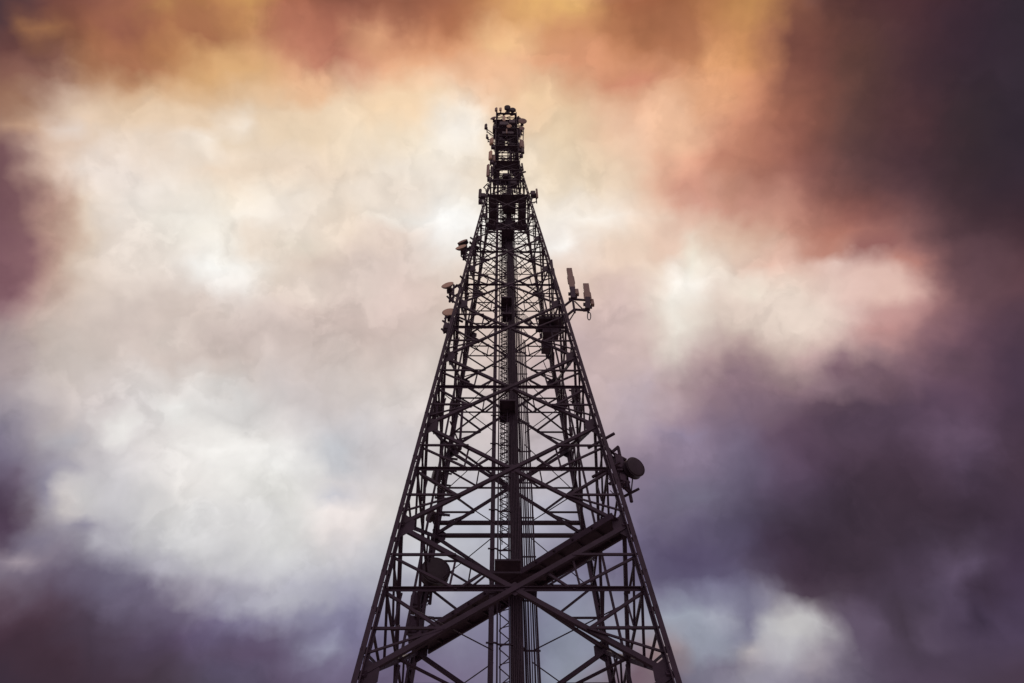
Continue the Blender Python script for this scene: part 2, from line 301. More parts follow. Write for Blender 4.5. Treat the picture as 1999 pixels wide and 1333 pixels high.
# ------------------------------------------------------------------ ground
gm = bpy.data.materials.new('gravel'); gm.use_nodes = True; t_ = gm.node_tree; b_ = t_.nodes['Principled BSDF']
gc = t_.nodes.new('ShaderNodeTexCoord'); gn = t_.nodes.new('ShaderNodeTexNoise'); gn.inputs['Scale'].default_value = .6; gn.inputs['Detail'].default_value = 12
gr = t_.nodes.new('ShaderNodeValToRGB'); gr.color_ramp.elements[0].color = (.20, .17, .15, 1); gr.color_ramp.elements[1].color = (.34, .30, .28, 1)
t_.links.new(gc.outputs['Object'], gn.inputs[0]); t_.links.new(gn.outputs[0], gr.inputs[0]); t_.links.new(gr.outputs[0], b_.inputs['Base Color'])
b_.inputs['Roughness'].default_value = .95
g = MB(); nG = 40
gv = [(math.copysign(abs(i/20-1)**3, i/20-1)*2500, math.copysign(abs(j/20-1)**3, j/20-1)*2500, 0) for j in range(nG+1) for i in range(nG+1)]
g.add(gv, [(j*(nG+1)+i, j*(nG+1)+i+1, (j+1)*(nG+1)+i+1, (j+1)*(nG+1)+i) for j in range(nG) for i in range(nG)])
go = g.build('ground', gm); go['kind'] = 'structure'

# ------------------------------------------------------------------ the tower
s_local[0] = True        # tower parts are written in the tower's own axes
T = thing('telecom_tower', 'tall dark steel lattice telecom tower tapering to an antenna-covered mast', 'tower', (0, 0, 0), PSI)
TOP, KN = 59.6, 48.0
def hw(z): return .0682037*(60-min(z, KN))        # half width of the tower
def hwl(z): return hw(z)
def lw(z): return .20 if z < 28 else max(.10, .20-(z-28)*.006)      # leg section
def leg(sx, sy, z, inset=0.0):
    a = hw(z)-inset; return Vector((sx*a, sy*a, z))
def rw(v): return Matrix.Rotation(PSI, 3, 'Z') @ Vector(v)        # tower axes -> world
NODES = [0.25, 4.9, 9.66, 14.03, 18.42, 22.66, 26.93, 30.57, 34.36, 37.75, 41.1, 44.0, 46.2, 48.0, 49.9, 51.8, 53.7, 55.6, 57.5, 59.4]
FACES = [((-1, -1), (1, -1), (0, -1)), ((1, -1), (1, 1), (1, 0)), ((1, 1), (-1, 1), (0, 1)), ((-1, 1), (-1, -1), (-1, 0))]
# legs
for sx, sy in ((-1, -1), (1, -1), (1, 1), (-1, 1)):
    mb = MB()
    zs = [0.2]+NODES[1:-1]+[TOP]
    for z0, z1 in zip(zs, zs[1:]):
        w0, w1 = lw(z0), lw(z1)
        def prof(w):
            t = .03
            p = [(0, 0), (w*.62, 0), (w*.62, t), (t, t), (t, w*.62), (0, w*.62)]
            return p
        A, B = leg(sx, sy, z0, -lw(z0)*.5), leg(sx, sy, z1, -lw(z1)*.5)
        P0 = [A+Vector((-sx*x, -sy*y, 0)) for x, y in prof(w0)]; P1 = [B+Vector((-sx*x, -sy*y, 0)) for x, y in prof(w1)]
        fs = [(0, 1, 2, 3, 4, 5)[::-1], (6, 7, 8, 9, 10, 11)]+[(i, (i+1) % 6, (i+1) % 6+6, i+6) for i in range(6)]
        mb.add(P0+P1, fs)
    lo = mb.build('leg', STEEL, T)
    ib = MB()                                       # inner angle and battens
    for z0, z1 in zip(zs, zs[1:]):
        if z0 > 47: break
        i0, i1 = lw(z0)*.38, lw(z1)*.38
        ib.bar(leg(sx, sy, z0, i0), leg(sx, sy, z1, i1), lw(z0)*.36*(1 if sy < 0 else 1.5), lw(z0)*.36*(1 if sy < 0 else 1.5), (1, 0, 0))
        n = 4
        for k in range(n):
            z = z0+(z1-z0)*(k+.5)/n; w = lw(z)
            ib.bar(leg(sx, sy, z, -w*.42), leg(sx, sy, z, w*.42), .09, .09)
    ib.build('stiffener', STEEL, lo)
    for z in NODES[1:13]:
        gb = MB(); s_ = .34*min(1, hw(z)/3+.25); c = leg(sx, sy, z)
        for ax in (0, 1):
            # plate lies in the face, just inside the flange
            d = Vector((-sx, 0, 0)) if ax == 0 else Vector((0, -sy, 0)); nn = Vector((0, -sy, 0)) if ax == 0 else Vector((-sx, 0, 0))
            o = c+nn*.045+d*.03
            q = [o+Vector((0, 0, -s_*1.3)), o+d*s_*1.15+Vector((0, 0, -s_*.45)), o+d*s_*1.15+Vector((0, 0, s_*.45)), o+Vector((0, 0, s_*1.3))]
            gb.add(q+[p+nn*.016 for p in q], [(0, 1, 2, 3), (7, 6, 5, 4), (0, 4, 5, 1), (1, 5, 6, 2), (2, 6, 7, 3), (3, 7, 4, 0)])
        gb.build('gusset_plate', STEEL, lo)
    fb = MB(); c = leg(sx, sy, 0)
    fb.box((c.x, c.y, .1), .9, .9, .36); fb.build('footing', CONC, T)
# faces
def fpt(face, u, z, inset):
    (a, b, n) = face; A = leg(*a, z); B = leg(*b, z)
    return A.lerp(B, (u+1)/2)-Vector((n[0], n[1], 0))*inset
for fi, face in enumerate(FACES):
    nrmv = Vector((face[2][0], face[2][1], 0))
    for k, (z0, z1) in enumerate(zip(NODES, NODES[1:])):
        a0, a1 = hw(z0), hw(z1); zc = z0+(z1-z0)*a0/(a0+a1); ac = hw(zc)
        big = z0 < 41
        dw = (.128 if z0 < 13 else .11 if z0 < 21 else .10 if z0 < 26 else .08 if z0 < 34 else .06 if z0 < 41 else .045)
        cb = MB()
        cb.bar(fpt(face, -1, z0, .07), fpt(face, 1, z1, .07), dw, dw*.8, nrmv)
        cb.bar(fpt(face, 1, z0, .11), fpt(face, -1, z1, .11), dw*.97, dw*.8, nrmv)
        if big:
            c = fpt(face, 0, zc, .07); tn = Vector((nrmv.y, -nrmv.x, 0)); s_ = .2*min(1, ac/2.2)
            q = [c-tn*s_*1.3, c-Vector((0, 0, s_)), c+tn*s_*1.3, c+Vector((0, 0, s_))]
            cb.add(q+[p-nrmv*.013 for p in q], [(0, 1, 2, 3), (7, 6, 5, 4), (0, 4, 5, 1), (1, 5, 6, 2), (2, 6, 7, 3), (3, 7, 4, 0)])
        cb.build('cross_brace', STEEL, T)
        hb = MB()
        hwid = (.095 if z0 < 13 else .095 if z0 < 26 else .08 if z0 < 34 else .06)
        hb.angle(fpt(face, -1, zc, .11), fpt(face, 1, zc, .11), hwid, nrmv, .014)
        if fi == 2 and 17 < z0 < 19:      # heavier pair on the far face
            for dz in (.05, .62): MB().bar(fpt(face, -1, z0+dz, .03), fpt(face, 1, z0+dz, .03), .16, .1).build('horizontal_beam', STEEL, T)
        if z0 > 41: MB().bar(fpt(face, -1, z0, .02), fpt(face, 1, z0, .02), .07, .06).build('horizontal_beam', STEEL, T)
        hb.build('horizontal_beam', STEEL, T)
        if big:
            sw = .062 if z0 < 26 else .05 if z0 < 34 else .035
            def on_diag(upper, s, z):     # |u| of the diagonal at height z
                if upper: return (z-zc)/(z1-zc)
                return (zc-z)/(zc-z0)
            zu, zl = (zc+z1)/2, (zc+z0)/2
            for s in (-1, 1):
                rb = MB(); uu = s*on_diag(True, s, zu)*hw(z1)/hw(zu)*.97; ul = s*on_diag(False, s, zl)*hw(z0)/hw(zl)*.97
                rb.beam(fpt(face, s, zu, .03), fpt(face, uu, zu, .03), sw, nrmv)
                rb.beam(fpt(face, s, zl, .03), fpt(face, ul, zl, .03), sw, nrmv)
                rb.beam(fpt(face, s, zu, .10), fpt(face, s*.44, zc, .10), sw, nrmv)
                rb.beam(fpt(face, s*.44, zc, .125), fpt(face, s*.26, zc+(z1-zc)*.24, .125), sw, nrmv)
                rb.beam(fpt(face, s, zc, .135), fpt(face, ul, zl, .135), sw*1.1, nrmv)
                rb.beam(fpt(face, uu, zu, .15), fpt(face, uu*1.06, zc, .15), sw*.8, nrmv)
                if z0 > 8: rb.beam(fpt(face, ul, zl, .03), fpt(face, s*.985, z0+(zl-z0)*.45, .03), sw*.8, nrmv)
                if fi in (1, 3) and 4 < z0 < 27 and s == 1: rb.bar(fpt(face, 0, zc, .18), fpt(face, 0, zc+(z1-zc)+.9*(z1-z0)*.5, .18), .07, .07)
                rb.build('secondary_bracing', STEEL, T)
# plan bracing: a diamond and tie rods at each crossing level
for k, (z0, z1) in enumerate(zip(NODES[1:11], NODES[2:11])):
    a0, a1 = hw(z0), hw(z1); zc = z0+(z1-z0)*a0/(a0+a1); a = hw(zc)-.16
    pb = MB(); P = [Vector((0, -a, zc)), Vector((a, 0, zc)), Vector((0, a, zc)), Vector((-a, 0, zc))]
    w = .07 if z0 < 26 else .05
    if k % 2 == 1 or z0 > 25:
        for i in range(4): pb.angle(P[i], P[(i+1) % 4], w, (0, 0, 1), .01)
    for sx, sy in ((-1, -1), (1, -1), (1, 1), (-1, 1)):
        pb.tube([leg(sx, sy, zc-.15, .2), Vector((sx*.55, sy*.3, zc+.1))], .018, 5)
    pb.build('plan_bracing', STEEL, T)

# central column: rails, climbing ladder, feeder cables
ZC = 47.5
b = MB(); b.bar((-.62, 0, .1), (-.62, 0, ZC), .15, .13, (0, 1, 0)); b.build('column_rail', STEEL, T)
b = MB(); b.bar((-.445, 0, .1), (-.445, 0, ZC), .05, .08, (0, 1, 0)); b.build('column_rail', STEEL, T)
for i in range(int(ZC/1.6)):
    z = 1.2+i*1.6; pts = [(-.76, -.09, z), (-.5, -.09, z), (-.40, .0, z), (.0, .0, z), (.04, .16, z), (.30, .16, z), (.33, .32, z), (.79, .32, z)]
    b = MB()
    for p, q in zip(pts, pts[1:]): b.bar(p, q, .032, .045)
    b.build('column_bracket', STEEL, T)
# lattice ladder mast
b = MB(); ld = []
for x, y in ((-.10, -.12), (-.36, .16)): b.bar((x, y, .1), (x, y, ZC), .035, .035, (0, 1, 0))
b.build('ladder_rail', STEEL, T)
b = MB(); z = .4; s = 1
while z < ZC-.5:
    b.bar((-.39, -.02, z), (-.09, .0, z+.27), .024, .024); b.bar((-.09, 0.02, z+.27), (-.39, .02, z+.54), .024, .024)
    b.bar((-.37, .05, z+.1), (-.10, -.08, z+.1), .02, .02)
    z += .54
b.build('ladder_lattice', STEEL, T)
for x, y, za, zb in ((-.31, .22, 16, 44), (-.22, .26, 20, 47), (-.14, .2, 17, 47), (-.06, .12, 9, 47)):
    b = MB(); b.bar((x, y, za), (x, y, zb), .028, .028, (0, 1, 0)); b.build('conduit', CABLE, T)
b = MB(); z = 16.2
while z < ZC-1:
    b.bar((-.40, .16, z), (-.08, .2, z+.14), .02, .02); b.bar((-.08, .2, z+.14), (-.40, .16, z+.28), .02, .02); z += .28
b.build('cage_lattice', STEEL, T)
# cable duct: a packed run of feeder cables on a tray
b = MB(); b.bar((.13, .10, .1), (.13, .10, ZC), .30, .03, (0, 1, 0)); b.build('cable_tray', STEELB, T)
for i in range(7):
    x = -.02+i*.05
    r = .024 if i % 2 else .028
    b = MB(); zt = ZC if i < 5 else 43
    pts = [(x+.006*math.sin(z_*.9+i), .045-.03*(i % 2), z_) for z_ in [k*1.5+.1 for k in range(int(zt/1.5))]]
    b.tube(pts, r, 7); b.build('feeder_cable', CABLE, T)
for i, x in enumerate((.35, .41, .475, .535, .60, .665, .73)):
    b = MB(); zt = (44, 42, 38, 31.5, 30.2, 29.6, 29.0)[i]
    pts = [(x+.010*math.sin(z_*.7+i*1.3), .27-.05*(i % 2), z_) for z_ in [k*1.2+.1 for k in range(int(zt/1.2))]]
    b.tube(pts, (.034, .022, .030, .018, .028, .02, .034)[i], 6)
    b.build('feeder_cable', CABLE, T)
# cables that leave the column for the equipment platform on the east side
for i in range(6):
    a = Vector((.5+.03*i, .2, 29.4+.12*i)); c = Vector((1.55, .35+.12*i, 28.75+.1*i))
    b = MB(); b.tube(catenary(a, c, -.12-.03*i, 10), .013, 5); b.build('branch_cable', CABLE, T)
# rest landings inside the column
for z, w, d, xo in ((14.42, 1.25, 1.3, .12), (22.35, .58, 1.1, -.1), (30.4, .46, .8, -.1), (29.2, .42, .45, -.08), (37.6, .62, 1.25, -.02), (43.2, .5, .9, 0)):
    b = MB(); b.box((xo, -.05, z), w, d, .04)
    for s in (-1, 1):
        b.box((xo, -.05+s*d/2, z-.04), w+.05, .05, .09); b.box((xo+s*w/2, -.05, z-.045), .05, d-.06, .09)
    b.build('rest_landing', STEELB, T)
# diagonal catwalk through the tower, from the near east leg to the far west leg
zc_ = 14.22; E0 = leg(1, -1, zc_, .12); W0 = leg(-1, 1, zc_, .12); d = (W0-E0); d.z = 0; d.normalize(); nrm2 = Vector((-d.y, d.x, 0))
b = MB(); b.bar(E0, W0, .80, .035)
b.build('catwalk_deck', STEELB, T)
b = MB()
for s in (-1, 1): b.bar(E0+nrm2*.42*s-Vector((0, 0, .05)), W0+nrm2*.42*s-Vector((0, 0, .05)), .06, .2)
b.build('catwalk_stringer', STEEL, T)
b = MB(); Lc = (W0-E0).length; n = int(Lc/.7)
for i in range(1, n):
    c = E0.lerp(W0, i/n)-Vector((0, 0, .07)); b.bar(c-nrm2*.47, c+nrm2*.52, .05, .05)
b.build('catwalk_joist', STEEL, T)
b = MB(); c = Vector((.1, -.1, 14.2)); b.box(c+Vector((.05, -.62, -.06)), 1.7, .34, .1); b.box(c+Vector((-.25, -1.15, -.1)), .75, .5, .06)
b.build('catwalk_bracket', STEEL, T)
# ring platform below the mast
ZP = 41.25; a = hw(ZP)-.10; wR = .52
def ring(z, a, w, name, t=.05, mt=STEELB, parent=T, front=1.0, back=1.0):
    b = MB()
    b.box((0, -a+w*front/2, z), 2*a, w*front, t); b.box((0, a-w*back/2, z), 2*a, w*back, t)
    yl = -a+w*front; yh = a-w*back
    for s in (-1, 1): b.box((s*(a-w/2), (yl+yh)/2, z), w-.01, yh-yl-.01, t)
    return b.build(name, mt, parent)
def rails(z, a, parent, h=1.05):
    b = MB()
    C4 = [(-a, -a), (a, -a), (a, a), (-a, a)]
    for i in range(4):
        p, q = Vector((*C4[i], z)), Vector((*C4[(i+1) % 4], z))
        for hh in (h, h*.5): b.tube([p+Vector((0, 0, hh)), q+Vector((0, 0, hh))], .02, 5)
        for k in range(3):
            c = p.lerp(q, k/3); b.tube([c, c+Vector((0, 0, h))], .02, 5)
    return b.build('handrail', STEEL, parent)
pl = ring(ZP, a, wR, 'ring_platform')
b = MB()
for y in (-.34, .34): b.bar((-a, y, ZP-.08), (a, y, ZP-.08), .06, .08)
for x in (-.44, .46): b.bar((x, -a, ZP-.1), (x, a, ZP-.1), .05, .07)
b.build('platform_joist', STEEL, pl)
b = MB(); b.box((.12, -.42, ZP-.02), .8, 1.0, .04); b.box((.12, .75, ZP+.0), .8, .5, .04); b.build('platform_deck', STEELB, pl)
# mast decks
for z, a_, w, f_, bk in ((48.0, .92, .42, 1.6, 1.25), (51.2, .9, .3, 1, 1.2), (55.2, .92, .6, 1.35, .45), (57.4, .9, .4, .7, 1.5), (59.4, .86, .16, 1, 1.6)):
    p_ = ring(z, a_, w, 'mast_deck', .05, STEELB, T, f_, bk)
for z in (55.25,): rails(z, .98, T, .75)
# cabling and riser pipes up the mast
for i in range(8):
    x = .08+i*.085; b = MB()
    b.tube([(min(x, .74*hw(44+k*1.3)/.9)+.02*math.sin(k+i), .1+.35*math.sin(i*2.1), 44+k*1.3) for k in range(12)], .03+.012*(i % 3), 6); b.build('riser_pipe', CABLE, T)
for i, (x, y) in enumerate(((-.6, -.55), (-.62, .6), (-.34, .1), (.3, -.6))):
    b = MB(); b.tube([(x, y, 48+.3*i), (x*1.02, y*1.02, 59)], .035, 6)
    b.build('riser_pipe', CABLE, T)
for i, (x, y, z, sx, sy, sz) in enumerate(((.42, -.35, 45.3, .4, .3, .8), (.5, .3, 49.6, .4, .4, .8), (.45, -.3, 52.4, .4, .4, .9), (-.1, -.2, 46.6, .4, .5, .6),
                             (-.35, -.3, 53.9, .5, .4, .9), (.4, .2, 53.9, .45, .4, 1.0), (-.45, .3, 56.4, .5, .4, .9), (.5, .1, 58.3, .4, .5, .9), (.5, -.4, 56.6, .5, .4, 1.0), (-.55, -.1, 58.2, .3, .5, .8))):
    b = MB(); b.box((x, y, z), sx, sy, sz); b.build('equipment_box', STEELB, T, bevel=.05)
for x, y, z, sx, sy, sz in ((-.95, -.5, 56.1, .3, .4, .9), (.98, -.35, 55.9, .34, .5, 1.0), (.95, .3, 57.6, .3, .5, .7), (-.92, .35, 57.3, .3, .5, .8), (-.2, -.98, 55.9, .7, .24, .8), (.45, -.98, 56.4, .5, .22, .7),
                             (.1, -.75, 54.2, .9, .3, .5), (-.98, -.3, 50.0, .22, .4, .8), (.95, -.2, 53.0, .24, .4, .8), (-1.0, -.6, 46.6, .2, .3, .7), (-1.05, -.3, 47.8, .22, .3, .6)):
    b = MB(); b.box((x, y, z), sx, sy, sz); b.bar((x*.8, y*.8, z), (x, y, z), .08, .08); b.build('equipment_box', STEELB, T, bevel=.05)
# step bolts up the two near legs
for sx in (-1, 1):
    b = MB()
    for i in range(90):
        z = 4+i*.45
        if z > 44: break
        p = leg(sx, -1, z); b.bar(p+Vector((-sx*.05, 0, 0)), p+Vector((-sx*.05, -.11, 0)) if i % 2 else p+Vector((sx*.05, .05, 0)), .02, .02)
    b.build('step_bolts', STEEL, T)
# pipe and cable strapped to the near legs
for sx in (-1, 1):
    b = MB(); b.tube([leg(sx, -1, z, -.07)+Vector((-sx*.13, 0, 0)) for z in (3, 10, 18, 26, 34, 43)], .022, 5); b.build('leg_cable', CABLE, T)
# lightning rod
b = MB(); b.tube([(-.15, 0, 59.2), (-.15, 0, 61.0)], .05, 6); b.tube([(-.15, 0, 60.8), (-.15, 0, 61.9)], .02, 5); b.build('lightning_rod', STEEL, T)
s_local[0] = False

# ------------------------------------------------------------------ things mounted on the tower
def wleg(sx, sy, z): return rw(leg(sx, sy, z, .1))
def strut(mb, a, b, w=.05): mb.bar(a, b, w, w)
def dish(name, label, c, d, r, foot, style='cone', grp=None, mt=None, pole=.9, cable=True):
    """c centre of the face, d the way it looks, foot: point of the tower that carries it"""
    c = Vector(c); d = Vector(d).normalized(); foot = Vector(foot)
    o = thing(name, label, 'antenna', foot, 0, grp)
    mt = mt or RADOME
    if style == 'cone':
        MB().lathe(c, d, [(-.62*r, .16*r), (-.60*r, .30*r), (-.42*r, .62*r), (-.22*r, .88*r), (-.06*r, .99*r), (-.02*r, 1.03*r), (0, 1.03*r)], 32).build('reflector', BACKM, o, True)
        MB().lathe(c, d, [(.004, .97*r), (.03*r+.004, .93*r), (.06*r, .6*r), (.07*r, .2*r)], 32).build('radome', mt, o, True)
        bk = c-d*.62*r
    else:
        MB().lathe(c, d, [(-.95*r, .35*r), (-.86*r, .72*r), (-.66*r, .97*r), (-.64*r, 1.04*r), (-.58*r, 1.0*r), (-.04*r, 1.0*r), (-.03*r, 1.035*r), (0, 1.035*r)], 36).build('shroud', DARKR, o, True)
        MB().lathe(c, d, [(0.003, .98*r), (.05*r, .85*r), (.09*r, .4*r), (.1*r, .1*r)], 36).build('radome', mt, o, True)
        bk = c-d*.85*r
    MB().box(bk-d*.12, .24, .2, .26).build('feed_unit', STEELB, o, bevel=.02)
    pc = bk-d*.28
    MB().tube([pc-Vector((0, 0, pole*.6)), pc+Vector((0, 0, pole*.4))], .055, 8).build('mounting_pipe', STEEL, o)
    for dz in (-pole*.42, pole*.25):
        mb = MB(); a = pc+Vector((0, 0, dz)); f = Vector((foot.x, foot.y, a.z)) if abs(foot.z-a.z) < 1.2 else foot+Vector((0, 0, dz))
        strut(mb, a, f, .06); e = (f-a).normalized(); s = Vector((-e.y, e.x, 0)).normalized()*(.34 if pole > 1.6 else .22)
        mb.bar(a-s, a+s, .06, .06); mb.bar(f-s*1.5, f+s*1.5, .07, .07)
        mb.build('bracket', STEEL, o)
    mb = MB(); mb.bar(c-d*.5*r+Vector((0, 0, -.1)), pc+Vector((.0, 0, -pole*.5)), .03, .03); mb.build('brace', STEEL, o)
    if cable:
        MB().tube(catenary(bk-d*.1, foot-Vector((0, 0, .8)), .35, 10), .014, 5).build('cable', CABLE, o)
    return o
def panel(name, label, top, h, w, d, foot, face=(0, -1, 0), grp=None, mt=None, unit=True, lean=0, arms=True, cable=True):
    """an upright sector antenna; top is the centre of its upper end"""
    top = Vector(top); foot = Vector(foot); face = Vector(face).normalized()
    side = Vector((-face.y, face.x, 0)); upv = (Vector((0, 0, 1))+side*lean).normalized()
    o = thing(name, label, 'antenna', foot, 0, grp); bot = top-upv*h
    pr = [(-w/2, -d/2+.03), (-w/2+.04, -d/2), (w/2-.04, -d/2), (w/2, -d/2+.03), (w/2, d/2), (-w/2, d/2)]
    mb = MB(); k = len(pr)
    vs = [bot+side*x-face*y for x, y in pr]+[top+side*x-face*y for x, y in pr]
    mb.add(vs, [tuple(range(k))[::-1], tuple(range(k, 2*k))]+[(i, (i+1) % k, (i+1) % k+k, i+k) for i in range(k)])
    mb.build('radome', mt or RADOME2, o, bevel=.012)
    bk = -face*(d/2+.12)
    MB().tube([bot+bk-upv*.45, top+bk-upv*h*.25], .035, 8).build('mounting_pipe', STEEL, o)
    for t in (.12, .62):
        MB().bar(bot+upv*h*t, bot+upv*h*t+bk, .1, .06).build('clamp', STEEL, o)
    if unit: 
        MB().box(bot+bk*1.1-upv*.15-side*.02, .26, .2, .42).build('radio_unit', STEELB, o, bevel=.02)
    if arms:
        for dz in (-.25, h*.3):
            a = bot+bk+upv*dz; f = foot+Vector((0, 0, dz)); mid = a.lerp(f, .5)
            mb = MB(); strut(mb, a, f, .05)
            mb.build('arm', STEEL, o)
    if cable:
        MB().tube(catenary(bot-upv*.05, foot-Vector((0, 0, .4)), .4, 10), .014, 5).build('cable', CABLE, o)
    return o
def whip(label, base, h, foot, lean=(0, 0), r=.022):
    base = Vector(base); foot = Vector(foot); o = thing('whip_antenna', label, 'antenna', foot, 0, None)
    MB().tube([base, base+Vector((lean[0], lean[1], h))], r, 6).build('rod', STEELB, o)
    MB().tube([base-Vector((0, 0, .35)), base+Vector((0, 0, .1))], r*1.7, 7).build('base_tube', STEEL, o)
    MB().bar(base-Vector((0, 0, .15)), foot, .04, .04).build('bracket', STEEL, o)
    return o

GD = 'round dishes on the west side of the tower'
# west dishes, top pair first
Yd = -1.7
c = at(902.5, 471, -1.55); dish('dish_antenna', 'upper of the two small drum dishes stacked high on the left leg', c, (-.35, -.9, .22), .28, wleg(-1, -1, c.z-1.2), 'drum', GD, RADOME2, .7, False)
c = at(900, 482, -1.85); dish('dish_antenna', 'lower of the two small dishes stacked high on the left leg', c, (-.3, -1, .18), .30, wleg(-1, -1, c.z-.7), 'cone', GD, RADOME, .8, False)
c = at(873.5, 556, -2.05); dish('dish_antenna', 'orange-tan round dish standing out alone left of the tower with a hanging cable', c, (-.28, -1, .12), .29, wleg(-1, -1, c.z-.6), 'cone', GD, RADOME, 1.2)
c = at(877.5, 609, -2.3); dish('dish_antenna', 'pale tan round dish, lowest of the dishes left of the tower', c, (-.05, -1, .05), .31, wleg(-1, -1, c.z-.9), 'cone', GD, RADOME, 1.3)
# heavy drums
c = at(1241, 911, -2.2); dish('drum_antenna', 'dark drum dish sticking out from the right leg', c, (.42, -.84, -.22), .33, wleg(1, -1, c.z-.2), 'drum', None, DARKR, 1.9)
c = at(851, 1113, 2.15); dish('drum_antenna', 'big dark drum dish inside the lower left of the tower', c, (.28, -1, -.05), .50, wleg(-1, 1, c.z-.1), 'drum', None, DARKR, 1.5)
c = at(846, 926, 3.1); dish('drum_antenna', 'dark drum half hidden behind the left rear leg, above the big drum', c, (-.9, -.35, 0), .34, wleg(-1, 1, c.z+.1), 'drum', None, DARKR, 1.0)
c = at(838, 1006, 3.2); dish('drum_antenna', 'small dark drum behind the left rear leg just above the big drum', c, (-.7, -.6, 0), .24, wleg(-1, 1, c.z+.1), 'drum', None, DARKR, 1.2)
c = at(803, 1186, 3.3); dish('drum_antenna', 'small dark drum low on the left rear leg, lowest of the drums', c, (-.9, -.4, 0), .22, wleg(-1, 1, c.z-.1), 'drum', None, DARKR, 1.6)

# east sector antennas on their outrigger
s_foot = wleg(1, -1, 27.0)
rig = thing('antenna_outrigger', 'forked pipe outrigger on the right leg carrying the two tall panels', 'bracket', s_foot)
Yr = -2.35
pa, pb_, pc_ = at(1098, 600, -2.2), at(1118, 584, Yr), at(1146, 586, Yr)
qa, qb, qc = at(1104, 618, -2.2), at(1121, 604, Yr), at(1148, 606, Yr)
for nm, pts in (('arm', (pa, pb_, pc_)), ('arm', (qa, qb, qc))): MB().tube(pts, .055, 8).build(nm, STEEL, rig)
MB().tube([pb_+(pb_-qb)*.5, qb+(qb-pb_)*.3], .05, 8).build('upright', STEEL, rig)
MB().tube([pc_+(pc_-qc)*.3, qc+(qc-pc_)*.2], .05, 8).build('upright', STEEL, rig)
MB().tube([at(1122, 588, Yr), at(1138, 604, Yr)], .03, 6).build('brace', STEEL, rig)
MB().tube([at(1125, 604, Yr), at(1112, 625, -2.15)], .03, 6).build('brace', STEEL, rig)
MB().box(at(1097, 601, -2.15), .3, .3, .14).build('clamp', STEEL, rig); MB().box(at(1103, 619, -2.15), .3, .3, .14).build('clamp', STEEL, rig)
def sector(label, t, b, dk, w, grp):
    t, b, dk = at(*t, Yr-.12), at(*b, Yr-.12), at(*dk, Yr-.05)
    o = thing('panel_antenna', label, 'antenna', dk, 0, grp)
    v = (t-b).normalized()
    MB().bar(b, t, w, .14, (0, -1, 0)).build('radome', RADOME2, o, bevel=.02)
    MB().bar(t-v*.75, t-v*1.35, w+.07, .10, (0, -1, 0)).build('shield', RADOME2, o, bevel=.02)
    MB().bar(dk, b+v*.06, w*.85, .17, (0, -1, 0)).build('lower_housing', STEELB, o, bevel=.02)
    for k in range(4):
        p = dk.lerp(b, .15+.25*k); MB().box(p+Vector((.13*(1 if k % 2 else -1), .1, 0)), .12, .1, .14).build('fitting', STEELB, o)
    MB().box(dk.lerp(b, .75)+Vector((.19, .08, 0)), .16, .16, .42).build('radio_unit', RADOME2, o, bevel=.015)
    return o
GS = 'tall panel antennas on the right-hand outrigger'
sector('tall brownish panel antenna, inner and higher of the two on the right outrigger', (1111, 525), (1117.5, 563), (1119, 583), .25, GS)
o = sector('tall brownish panel, outer one on the right outrigger, cable loop below', (1143.5, 555), (1147.5, 583), (1147, 604), .26, GS)
lp = [at(1150+3.2*math.sin(t), 617-7.5*math.cos(t)+0, Yr) for t in [k*math.pi/8 for k in range(17)]]
MB().tube([at(1147, 602, Yr)]+lp, .022, 5).build('cable', CABLE, o)
# whips on the east leg
p = at(1079, 527, -1.95); whip('short thick rod antenna high on the right leg, above the outrigger', p, 1.0, wleg(1, -1, p.z-.3), r=.05)
p = at(1084, 552, -2.0); whip('second short rod antenna on the right leg, just above the tall panels', p, .9, wleg(1, -1, p.z-.3), r=.05)
p = at(898, 862, -2.2+.5); whip('vertical rod antenna inside the left of the tower', p, 1.9, wleg(-1, -1, p.z+.2)+Vector((.6, .3, 0)), r=.05)
p = at(1114, 838, 2.55); whip('stub antenna on the right rear leg', p, 1.2, wleg(1, 1, p.z+.1), r=.05)

# equipment cabinet and platform on the east face
e = thing('equipment_platform', 'dark equipment platform with cabinet in the right side of the tower', 'platform', rw((1.95, .8, 27.6)), PSI)
def eb(name, c, sx, sy, sz, mt=STEELB, bev=.02): MB().box(rw(c), sx, sy, sz, Matrix.Rotation(PSI, 3, 'Z')).build(name, mt, e, bevel=bev)
eb('deck', (2.0, .15, 28.95), 1.15, .85, .07); eb('cabinet', (1.98, .35, 28.45), .75, .5, .6)
eb('cabinet', (1.72, .85, 27.9), .36, .36, .5); eb('support_beam', (2.0, -.2, 28.85), 1.4, .1, .12, STEEL); eb('support_beam', (2.0, .52, 28.85), 1.4, .1, .12, STEEL)
mb = MB()
for i in range(5): mb.tube([rw((1.5+.25*i, .5, 29.0)), rw((1.5+.25*i, .5, 29.7))], .025, 5)
mb.tube([rw((1.45, .5, 29.7)), rw((2.55, .5, 29.7))], .03, 5); mb.build('handrail', STEEL, e)
mb = MB(); mb.tube(catenary(rw((1.6, .9, 26.9)), rw((2.1, .9, 26.6)), .7), .02, 5); mb.build('cable', CABLE, e)

